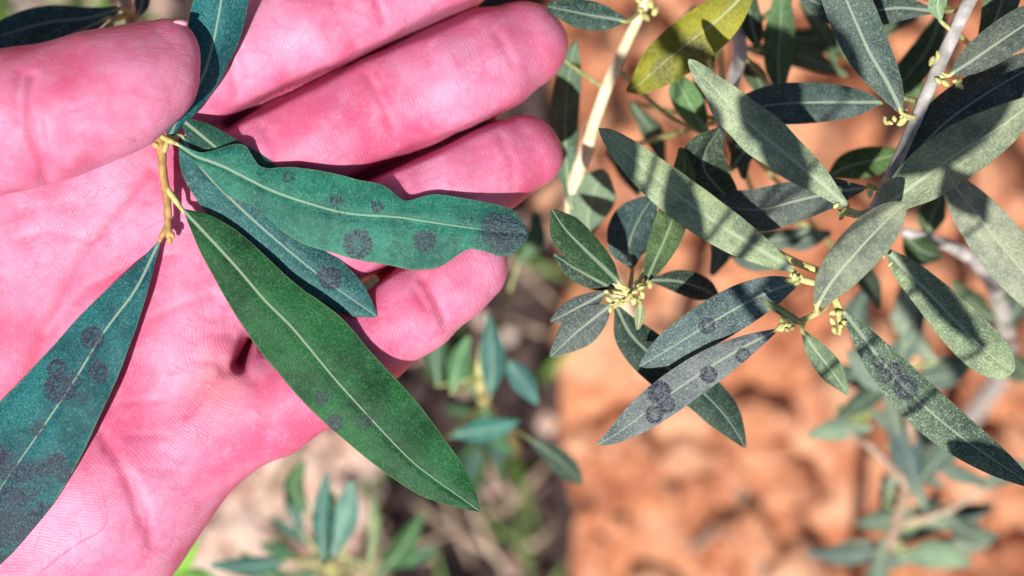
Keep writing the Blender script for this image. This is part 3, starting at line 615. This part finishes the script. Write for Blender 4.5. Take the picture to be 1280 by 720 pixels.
# cluster shoot beside the fingers
tube('twig', [ring(1046, 346, -8, .7), ring(1000, 330, -34, .7), ring(950, 304, -66, .7), ring(890, 266, -85, .65), ring(850, 246, -105, .65), ring(828, 292, -105, .6), ring(803, 343, -55, .55), ring(786, 371, -30, .55)], M_TWIGG, br, 8)
c2 = br
lf(c2, [(773, 353), (756, 336), (730, 311), (706, 286), (690, 262)], [3, 16, 22, 21, 3], (0.028, 0.075, 0.030), -30, 0, speckle=.25, rib=.4, roll=-.3, petiole=[((785, 368, -30), .45)], **PY)
lf(c2, [(768, 362), (745, 350), (718, 335), (692, 318)], [3, 13, 14, 2], (0.020, 0.050, 0.028), -60, -70, petiole=[((785, 368, -30), .45)], **PY)
lf(c2, [(756, 366), (735, 378), (712, 390), (688, 402)], [3, 12, 13, 2], (0.060, 0.078, 0.080), -50, -60, petiole=[((785, 368, -30), .45)], **PY)
lf(c2, [(763, 382), (745, 396), (720, 416), (688, 446)], [3, 17, 22, 3], (0.070, 0.092, 0.090), -45, -60, petiole=[((786, 372, -30), .45)], **PY)
lf(c2, [(808, 352), (818, 328), (834, 292), (848, 250), (856, 212), (852, 184)], [3, 13.6, 20.0, 19.2, 14.4, 4], (0.080, 0.135, 0.050), -40, -90, roll=[0, 0, -.3, -.8], speckle=.4, petiole=[((790, 366, -30), .45)], **PY)
lf(c2, [(771, 385), (790, 420), (828, 455), (872, 485), (908, 522), (932, 560)], [4, 22.1, 28.1, 25.5, 20.4, 2], (0.028, 0.055, 0.042), -70, -90, speckle=.3, roll=.2, petiole=[((786, 372, -30), .45)], **PY)
lf(c2, [(790, 334), (786, 308), (798, 275), (818, 244)], [3, 27, 30, 4], (0.042, 0.085, 0.088), -110, -150, petiole=[((788, 360, -40), .45)])
lf(c2, [(800, 380), (800, 395), (797, 412)], [3, 7, 2], (0.22, 0.25, 0.12), -30, -35, petiole=[((790, 372, -30), .35)])
lf(c2, [(815, 350), (850, 352), (880, 362), (900, 374)], [3, 15, 15, 2], (0.022, 0.04, 0.03), -100, -150, petiole=[((790, 366, -40), .45)])
for x, y, n_ in [(786, 372, 7), (804, 364, 4), (770, 378, 3), (792, 356, 2)]:
    for _ in range(n_): bud(c2, x + random.uniform(-10, 10), y + random.uniform(-8, 8), -22 + random.uniform(-8, 8), random.uniform(.32, .55), random.uniform(0, 6.3), ln=random.uniform(1.6, 2.4))

# unseen branch added out of the picture, its leaves placed to dapple those below
ov = shoot('unseen olive branch added high above the silvery budding twig to shade it', (1500, 1500, GZ), [], 'olive_branch')
OVT = [(150, -260, -400, 9), (160, -250, -100, 7), (120, -190, 90, 4.5), (67, -125, 118, 2.6), (31, -84, 130, 1.6), (8, -60, 138, 1.1), (-8, -50, 142, .7)]
OVC, _ = crom([(a, b, H + c, r) for a, b, c, r in OVT], 120); tube('twig', [(a, b, H + c, r) for a, b, c, r in OVT], M_TWIG, ov, 9)
def topx(P):       # millimetres -> photo pixel and height
    k = (CAMD - (P[2] - H)) / CAMD; return (640 + P[0] / k * S, 360 - P[1] / k * S, (P[2] - H) * S)
rg = random.Random(5)
def shade(px0, py0, px1, py1, w, hz):
    '''a leaf whose shadow falls from (px0, py0) to (px1, py1) on the leaves below; w half width mm, hz height mm'''
    up_ = np.array(sd) / sd.z * hz; A_ = mm(px0, py0) + up_; B_ = mm(px1, py1) + up_ + np.array((0, 0, rg.uniform(-6, 6)))
    D_ = [A_ + (B_ - A_) * q for q in (0, .3, .68, 1)]
    near = OVC[np.argmin(np.linalg.norm(OVC[:, :3] - A_, axis=1)), :3]
    pw = [(topx(near), .6), (topx(near * .45 + A_ * .55 + np.array((0, 0, 3))), .5)]
    k = (CAMD - hz) / CAMD / S
    leaf(ov, [topx(d) for d in D_], [.5 / k, w / k, w * .95 / k, .3 / k], (0.09, 0.12, 0.085), fine=False, petiole=pw, roll=rg.uniform(-.2, .2))
for a in [(870, 330, 835, 215, 3.0, 132), (790, 230, 735, 130, 3.2, 136), (1010, 245, 950, 130, 3.0, 142), (905, 150, 850, 60, 3.2, 152), (1235, 300, 1170, 200, 4.4, 128),
          (1230, 440, 1110, 330, 2.4, 118), (1010, 410, 960, 330, 2.4, 118), (1060, 140, 1030, 10, 4.0, 158), (1290, 600, 1190, 520, 4, 104), (1000, 170, 930, 90, 3.4, 148), (1120, 200, 1260, 90, 3.6, 150), (845, 100, 800, 60, 2.5, 156)]: shade(*a)

# pale stem with a yellowing leaf
c3 = shoot('pale cream olive stem carrying a yellowing leaf above the red soil', (840, 440, GZ),
    [([(850, 430, GZ, 4), (845, 440, -1300, 3), (800, 425, -700, 2.2), (768, 352, -450, 1.9), (738, 318, -360, 1.7), (713, 255, -300, 1.5), (735, 182, -240, 1.35), (752, 125, -215, 1.25), (780, 60, -190, 1.15), (806, 5, -170, 1.05), (835, -60, -140, .9), (850, -110, -120, .7)], plain('cream_stem', (0.55, 0.48, 0.30, 1), (0.80, 0.72, 0.52, 1), 300, .6, .3, .0003))])
lf(c3, [(945, -22), (905, 18), (868, 48), (830, 78), (802, 103), (783, 114)], [6, 26, 31, 28, 16, 2], YEL, -60, -130, speckle=.12, petiole=[((835, -60, -140), .5), ((905, -50, -80), .5)], spots=[(870, 62, 26, -.5), (830, 88, 26, -.45), (905, 20, 14, -.3)])
lf(c3, [(782, 26), (755, 22), (722, 16), (684, 8)], [3, 16, 18, 6], (0.030, 0.070, 0.055), -120, -100, petiole=[((802, 12, -172), .5)])
lf(c3, [(714, 258), (708, 205), (707, 140), (712, 90), (720, 50)], [3, 13, 17, 15, 2], (0.080, 0.150, 0.085), -280, -240, fine=False, petiole=[((716, 245, -290), .5)])
lf(c3, [(735, 298), (735, 268), (744, 238), (755, 212)], [4, 24, 27, 6], (0.12, 0.185, 0.120), -300, -250, fine=False, petiole=[((712, 258, -300), .5)])
lf(c3, [(884, 168), (868, 140), (852, 112), (845, 92)], [3, 17, 17, 3], (0.090, 0.190, 0.070), -240, -200, fine=False, petiole=[((770, 85, -200), .5), ((830, 140, -250), .45)])
lf(c3, [(700, 70), (692, 55), (694, 30)], [4, 10, 3], (0.12, 0.19, 0.08), -250, -220, fine=False, petiole=[((757, 112, -210), .4)])
for x, y in [(800, 14), (812, 4), (806, 20), (818, 16), (798, 0)]: bud(c3, x, y, -160, .6, random.uniform(0, 6))

# darker shoot behind the main twig
c4 = shoot('shaded olive shoot with blurred upright leaves growing behind the grey twig', (930, -300, GZ),
    [([(760, -420, GZ, 4), (840, -300, -1400, 3), (905, -60, -420, 1.8), (925, 60, -250, 1.4), (905, 150, -190, 1.1), (880, 240, -170, .9)], M_TWIG)])
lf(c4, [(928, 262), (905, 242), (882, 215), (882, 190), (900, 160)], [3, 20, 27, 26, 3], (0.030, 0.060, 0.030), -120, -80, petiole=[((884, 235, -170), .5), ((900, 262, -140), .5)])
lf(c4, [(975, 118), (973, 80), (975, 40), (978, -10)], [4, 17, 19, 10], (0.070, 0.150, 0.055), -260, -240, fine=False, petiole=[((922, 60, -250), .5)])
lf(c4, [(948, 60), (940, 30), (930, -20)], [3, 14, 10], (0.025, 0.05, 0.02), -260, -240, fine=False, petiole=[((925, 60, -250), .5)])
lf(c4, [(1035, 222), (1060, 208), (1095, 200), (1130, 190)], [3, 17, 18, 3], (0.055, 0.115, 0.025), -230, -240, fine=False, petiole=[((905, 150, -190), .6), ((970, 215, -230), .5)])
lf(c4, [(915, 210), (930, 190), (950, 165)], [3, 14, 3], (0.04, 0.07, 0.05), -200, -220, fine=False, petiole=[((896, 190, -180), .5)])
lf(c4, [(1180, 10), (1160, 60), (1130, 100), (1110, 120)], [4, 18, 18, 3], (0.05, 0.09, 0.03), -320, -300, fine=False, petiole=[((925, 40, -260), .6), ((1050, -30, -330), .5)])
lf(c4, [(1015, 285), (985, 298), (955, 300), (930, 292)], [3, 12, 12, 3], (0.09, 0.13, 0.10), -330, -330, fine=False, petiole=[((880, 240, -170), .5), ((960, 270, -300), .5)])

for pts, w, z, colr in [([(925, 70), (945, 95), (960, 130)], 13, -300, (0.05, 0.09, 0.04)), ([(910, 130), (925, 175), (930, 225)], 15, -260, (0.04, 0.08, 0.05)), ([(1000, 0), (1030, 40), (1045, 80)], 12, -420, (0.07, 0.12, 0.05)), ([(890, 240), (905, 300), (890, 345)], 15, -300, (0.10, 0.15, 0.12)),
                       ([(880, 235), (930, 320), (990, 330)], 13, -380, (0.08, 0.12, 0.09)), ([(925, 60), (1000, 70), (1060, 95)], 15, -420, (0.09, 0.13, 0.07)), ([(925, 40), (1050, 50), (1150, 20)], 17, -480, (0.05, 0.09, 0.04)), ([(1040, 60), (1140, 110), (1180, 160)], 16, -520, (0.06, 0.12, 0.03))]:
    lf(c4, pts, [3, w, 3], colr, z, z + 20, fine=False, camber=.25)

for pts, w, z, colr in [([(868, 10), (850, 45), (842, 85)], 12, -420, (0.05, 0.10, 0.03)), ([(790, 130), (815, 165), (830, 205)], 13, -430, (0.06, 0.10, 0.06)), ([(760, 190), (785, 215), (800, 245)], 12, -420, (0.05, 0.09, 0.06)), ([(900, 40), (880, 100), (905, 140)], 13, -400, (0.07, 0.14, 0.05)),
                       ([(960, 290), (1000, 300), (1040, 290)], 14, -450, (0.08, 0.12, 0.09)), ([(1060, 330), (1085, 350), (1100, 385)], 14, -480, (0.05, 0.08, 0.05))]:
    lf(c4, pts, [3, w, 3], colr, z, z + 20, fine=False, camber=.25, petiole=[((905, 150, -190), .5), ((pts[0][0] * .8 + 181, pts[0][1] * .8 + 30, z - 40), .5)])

# low blurred shoot near the soil
c5 = shoot('blurred grey olive shoot standing low over the red soil below the spotted leaves', (1080, 900, GZ),
    [([(1060, 860, GZ, 3.06), (1090, 770, -1500, 2.45), (1101, 720, -1150, 1.90), (1118, 660, -980, 1.63), (1134, 605, -850, 1.36), (1140, 540, -760, 1.16), (1120, 470, -680, 0.95), (1085, 420, -620, 0.68)], M_STRAW),
     ([(1134, 605, -850, 1.09), (1090, 560, -780, 0.95), (1060, 540, -740, 0.68)], M_STRAW), ([(1120, 655, -980, 1.09), (1180, 640, -900, 0.88), (1230, 610, -860, 0.68)], M_STRAW)])
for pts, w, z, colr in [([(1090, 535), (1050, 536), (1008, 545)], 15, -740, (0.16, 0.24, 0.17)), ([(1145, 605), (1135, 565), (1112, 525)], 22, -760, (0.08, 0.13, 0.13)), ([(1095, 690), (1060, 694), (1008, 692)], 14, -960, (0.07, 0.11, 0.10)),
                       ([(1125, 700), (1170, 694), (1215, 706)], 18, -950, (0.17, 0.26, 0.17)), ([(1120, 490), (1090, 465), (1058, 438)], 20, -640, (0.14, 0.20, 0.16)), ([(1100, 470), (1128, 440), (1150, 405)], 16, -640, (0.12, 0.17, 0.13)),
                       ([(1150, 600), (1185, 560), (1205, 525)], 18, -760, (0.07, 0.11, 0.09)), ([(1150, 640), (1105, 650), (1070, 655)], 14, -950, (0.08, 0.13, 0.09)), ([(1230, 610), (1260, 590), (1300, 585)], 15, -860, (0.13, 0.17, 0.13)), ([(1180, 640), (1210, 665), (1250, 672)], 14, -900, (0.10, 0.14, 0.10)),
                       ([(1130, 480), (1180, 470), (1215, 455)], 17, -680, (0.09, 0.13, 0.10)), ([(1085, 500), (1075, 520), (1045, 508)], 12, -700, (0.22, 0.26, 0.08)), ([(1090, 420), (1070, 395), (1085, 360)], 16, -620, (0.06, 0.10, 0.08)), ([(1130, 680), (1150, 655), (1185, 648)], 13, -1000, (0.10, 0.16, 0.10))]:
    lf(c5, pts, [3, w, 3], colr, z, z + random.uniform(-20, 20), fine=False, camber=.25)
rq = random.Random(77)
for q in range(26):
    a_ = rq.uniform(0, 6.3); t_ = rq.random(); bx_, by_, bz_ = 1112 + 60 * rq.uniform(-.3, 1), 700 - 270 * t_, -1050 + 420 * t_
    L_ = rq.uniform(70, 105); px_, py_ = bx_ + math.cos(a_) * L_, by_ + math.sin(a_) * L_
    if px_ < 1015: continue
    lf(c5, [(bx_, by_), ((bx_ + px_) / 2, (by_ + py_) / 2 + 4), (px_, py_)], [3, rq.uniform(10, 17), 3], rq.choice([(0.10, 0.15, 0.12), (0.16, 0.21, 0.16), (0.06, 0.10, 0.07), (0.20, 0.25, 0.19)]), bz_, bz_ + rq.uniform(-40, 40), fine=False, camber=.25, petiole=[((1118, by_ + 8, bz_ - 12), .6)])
c6 = shoot('blurred olive shoot with rounded dark leaves showing through beneath the silvery branch', (1420, 420, GZ),
    [([(1180, 560, GZ, 4), (1250, 470, -1500, 3), (1255, 400, -700, 2), (1225, 330, -480, 1.5), (1170, 300, -380, 1.2), (1130, 290, -350, 1)], M_TWIG)])
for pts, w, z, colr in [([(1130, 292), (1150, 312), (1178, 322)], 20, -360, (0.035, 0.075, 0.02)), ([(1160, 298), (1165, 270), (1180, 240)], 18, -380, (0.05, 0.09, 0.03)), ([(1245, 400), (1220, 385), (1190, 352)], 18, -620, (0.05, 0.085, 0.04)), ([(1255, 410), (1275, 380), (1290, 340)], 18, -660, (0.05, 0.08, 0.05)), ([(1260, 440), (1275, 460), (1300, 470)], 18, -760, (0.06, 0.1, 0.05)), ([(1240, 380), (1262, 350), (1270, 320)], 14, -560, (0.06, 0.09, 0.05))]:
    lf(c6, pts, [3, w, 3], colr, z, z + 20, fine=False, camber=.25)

# ------------------------------------------------------------------ olive shoots behind the hand
c7 = shoot('teal leaved olive twig showing behind the top of the thumb', (170, 120, GZ),
    [([(260, 330, GZ, 4), (230, 240, -1500, 3), (190, 110, -420, 1.9), (172, 50, -280, 1.4), (160, 15, -240, 1.25), (150, -30, -210, 1.1), (140, -80, -190, .9)], M_TWIG)])
lf(c7, [(148, 12), (110, 22), (60, 28), (10, 42), (-40, 60)], [4, 14, 22, 20, 3], (0.018, 0.085, 0.085), -200, -180, petiole=[((162, 15, -240), .5)])
lf(c7, [(132, 24), (105, 36), (70, 52), (25, 66)], [3, 12, 15, 3], (0.014, 0.065, 0.055), -190, -170, petiole=[((160, 18, -240), .5)])
lf(c7, [(140, 28), (128, 45), (112, 66)], [3, 8, 3], (0.02, 0.09, 0.06), -200, -210, petiole=[((161, 18, -240), .5)])
lf(c7, [(172, 20), (178, 0), (182, -40)], [3, 10, 5], (0.03, 0.12, 0.10), -210, -200, petiole=[((166, 30, -250), .5)])
c8 = shoot('young olive shoot with teal leaves standing beside the little finger', (620, 560, GZ),
    [([(640, 560, GZ, 2.4), (632, 545, -1800, 2.0), (612, 520, -1100, 1.6), (600, 480, -760, 1.2), (605, 430, -620, .9)], M_TWIGG)])
for pts, w, z, colr in [([(612, 495), (616, 450), (610, 392)], 17, -620, (0.025, 0.13, 0.115)), ([(566, 490), (572, 455), (586, 420)], 13, -650, (0.06, 0.19, 0.07)), ([(632, 450), (652, 474), (672, 505)], 15, -640, (0.05, 0.17, 0.17)), ([(562, 544), (605, 538), (652, 528)], 15, -700, (0.025, 0.15, 0.13)), ([(548, 480), (545, 440), (556, 410)], 13, -760, (0.03, 0.10, 0.05)), ([(600, 500), (618, 540), (640, 570)], 12, -900, (0.03, 0.11, 0.04)), ([(648, 330), (668, 300), (672, 262)], 13, -720, (0.025, 0.09, 0.025))]:
    lf(c8, pts, [3, w, 3], colr, z, z + 20, fine=False, camber=.25, petiole=[((605, 470 if pts[0][1] < 520 else 505, -720 if pts[0][1] < 520 else -900), .6)])
lf(c8, [(662, 548), (690, 568), (712, 588), (728, 606)], [3, 13, 13, 2], (0.030, 0.062, 0.045), -560, -520, fine=False, petiole=[((618, 520, -900), .6)])
c9 = shoot('young olive shoot with upright blue green leaves above the pink pebbles', (420, 760, GZ),
    [([(430, 740, GZ, 2.4), (425, 725, -1800, 2.0), (415, 715, -1100, 1.6), (412, 680, -800, 1.2), (415, 620, -650, .9)], M_TWIGG)])
for pts, w, z, colr in [([(405, 705), (402, 650), (408, 590)], 12, -640, (0.02, 0.12, 0.10)), ([(412, 700), (430, 650), (440, 600)], 17, -660, (0.10, 0.24, 0.20)), ([(462, 705), (468, 660), (466, 615)], 8, -800, (0.16, 0.22, 0.09)), ([(360, 700), (315, 708), (262, 706)], 12, -700, (0.02, 0.11, 0.09)), ([(385, 640), (368, 610), (380, 575)], 12, -820, (0.03, 0.11, 0.03)), ([(470, 720), (500, 690), (530, 640)], 15, -1000, (0.025, 0.10, 0.02)), ([(400, 715), (350, 725), (300, 690)], 12, -900, (0.04, 0.12, 0.05))]:
    lf(c9, pts, [3, w, 3], colr, z, z + 20, fine=False, camber=.25, petiole=[((414, 690, -820), .6)])
rq = random.Random(41)
for q in range(6):
    a_ = rq.uniform(-2.9, -.3); bx_, by_, bz_ = 418 + rq.uniform(-55, 55), rq.uniform(690, 720), rq.uniform(-1300, -900); L_ = rq.uniform(70, 120)
    lf(c9, [(bx_ + math.cos(a_) * L_ * .3, by_ + math.sin(a_) * L_ * .3), (bx_ + math.cos(a_) * L_ * .65, by_ + math.sin(a_) * L_ * .65), (bx_ + math.cos(a_) * L_, by_ + math.sin(a_) * L_)], [3, rq.uniform(7, 11), 2], rq.choice([(0.03, 0.12, 0.05), (0.06, 0.18, 0.12), (0.03, 0.12, 0.10), (0.10, 0.2, 0.06)]), bz_, bz_ + 60, fine=False, camber=.25, petiole=[((420, 716, bz_ - 40), .6)])
for q in range(9):
    a_ = rq.uniform(0, 6.3); bx_, by_, bz_ = 612 + rq.uniform(-6, 10), rq.uniform(490, 545), rq.uniform(-1500, -950); L_ = rq.uniform(60, 100)
    if bx_ + math.cos(a_) * L_ > 690: continue
    lf(c8, [(bx_ + math.cos(a_) * L_ * .3, by_ + math.sin(a_) * L_ * .3), (bx_ + math.cos(a_) * L_ * .65, by_ + math.sin(a_) * L_ * .65), (bx_ + math.cos(a_) * L_, by_ + math.sin(a_) * L_)], [3, rq.uniform(7, 11), 2], rq.choice([(0.03, 0.11, 0.04), (0.05, 0.15, 0.13), (0.03, 0.10, 0.03)]), bz_, bz_ + 60, fine=False, camber=.25, petiole=[((618, 525, bz_ - 40), .6)])
c10 = shoot('bright light green seedling poking out under the edge of the palm', (210, 760, GZ),
    [([(200, 730, GZ, 2.0), (205, 735, -1500, 1.6), (215, 728, -900, 1.2), (222, 712, -760, .8)], M_TWIGG)])
for pts, w, colr in [([(205, 725), (225, 700), (248, 672)], 16, (0.20, 0.42, 0.05)), ([(215, 730), (245, 722), (275, 728)], 12, (0.10, 0.26, 0.04)), ([(200, 715), (190, 690), (205, 660)], 12, (0.12, 0.28, 0.05))]:
    lf(c10, pts, [3, w, 3], colr, -760, -740, fine=False, speckle=.1, petiole=[((220, 716, -790), .5)])

# ------------------------------------------------------------------ dry stalks and grass on the ground
def stalk(px0, py0, px1, py1, r, label, group, lift=12, mat=None):
    x0, y0 = gpx(px0, py0); x1, y1 = gpx(px1, py1); pts = []
    for i in range(5):
        t = i / 4; x = x0 + (x1 - x0) * t; y = y0 + (y1 - y0) * t; pts.append((x, y, soil_height(x, y, 1) + 2 + lift * math.sin(t * 3.1), r * (1.1 - .5 * t)))
    o = tube('dry_stalk', pts, mat or M_STRAW, None, 6, 14); tag(o, label, 'stalk', group)
for a in [(520, 625, 700, 730), (600, 560, 660, 640), (560, 660, 690, 600), (640, 400, 690, 420), (575, 600, 640, 720), (620, 640, 700, 560), (480, 690, 600, 640), (650, 350, 700, 330), (610, 300, 695, 380), (540, 560, 590, 700), (640, 690, 700, 650)]:
    stalk(*a, random.uniform(1.0, 2.2), 'dry brown stalk lying on the dark litter below the little finger', 'dry stalks on the dark litter', 14)
stalk(925, 610, 955, 735, 2.2, 'straight pale straw lying on the red soil under the spotted leaves', None, 6)
stalk(860, 680, 915, 640, 1.8, 'short pale straw lying aslant on the red soil', None, 6)
stalk(985, 650, 978, 740, 1.6, 'thin pale straw lying upright on the red soil beside the low shoot', None, 5)
gv = []; gf = []; rg = random.Random(31)
def blade(x, y, h, lean, a, w):
    b0 = len(gv); z0 = soil_height(x, y, 1) + 1
    for i in range(6):
        t = i / 5; cx = x + math.cos(a) * lean * t * t; cy = y + math.sin(a) * lean * t * t; ww = w * (1 - t ** 2) + .15; px_, py_ = -math.sin(a) * ww, math.cos(a) * ww; z = z0 + h * t - lean * .2 * t * t
        gv.extend([(cx - px_, cy - py_, z), (cx, cy, z - .3 * ww), (cx + px_, cy + py_, z)])
    for i in range(5):
        for j in range(2): q = b0 + i * 3 + j; gf.append((q, q + 1, q + 4, q + 3))
for i in range(70):
    px = rg.uniform(150, 690); py = rg.uniform(220, 760)
    if rg.random() < .25: px, py = rg.uniform(-40, 220), rg.uniform(-60, 130)
    x, y = gpx(px, py)
    if x > seam(y) - 6: continue
    if 240 < px < 400 and rg.random() < .8: continue
    blade(x, y, rg.uniform(20, 70), rg.uniform(10, 55), rg.uniform(0, 6.3), rg.uniform(.9, 2.4))
go = mesh_obj('grass', gv, gf, M_GRASS); tag(go, 'short green grass growing through the dark litter', 'grass', kind='stuff')
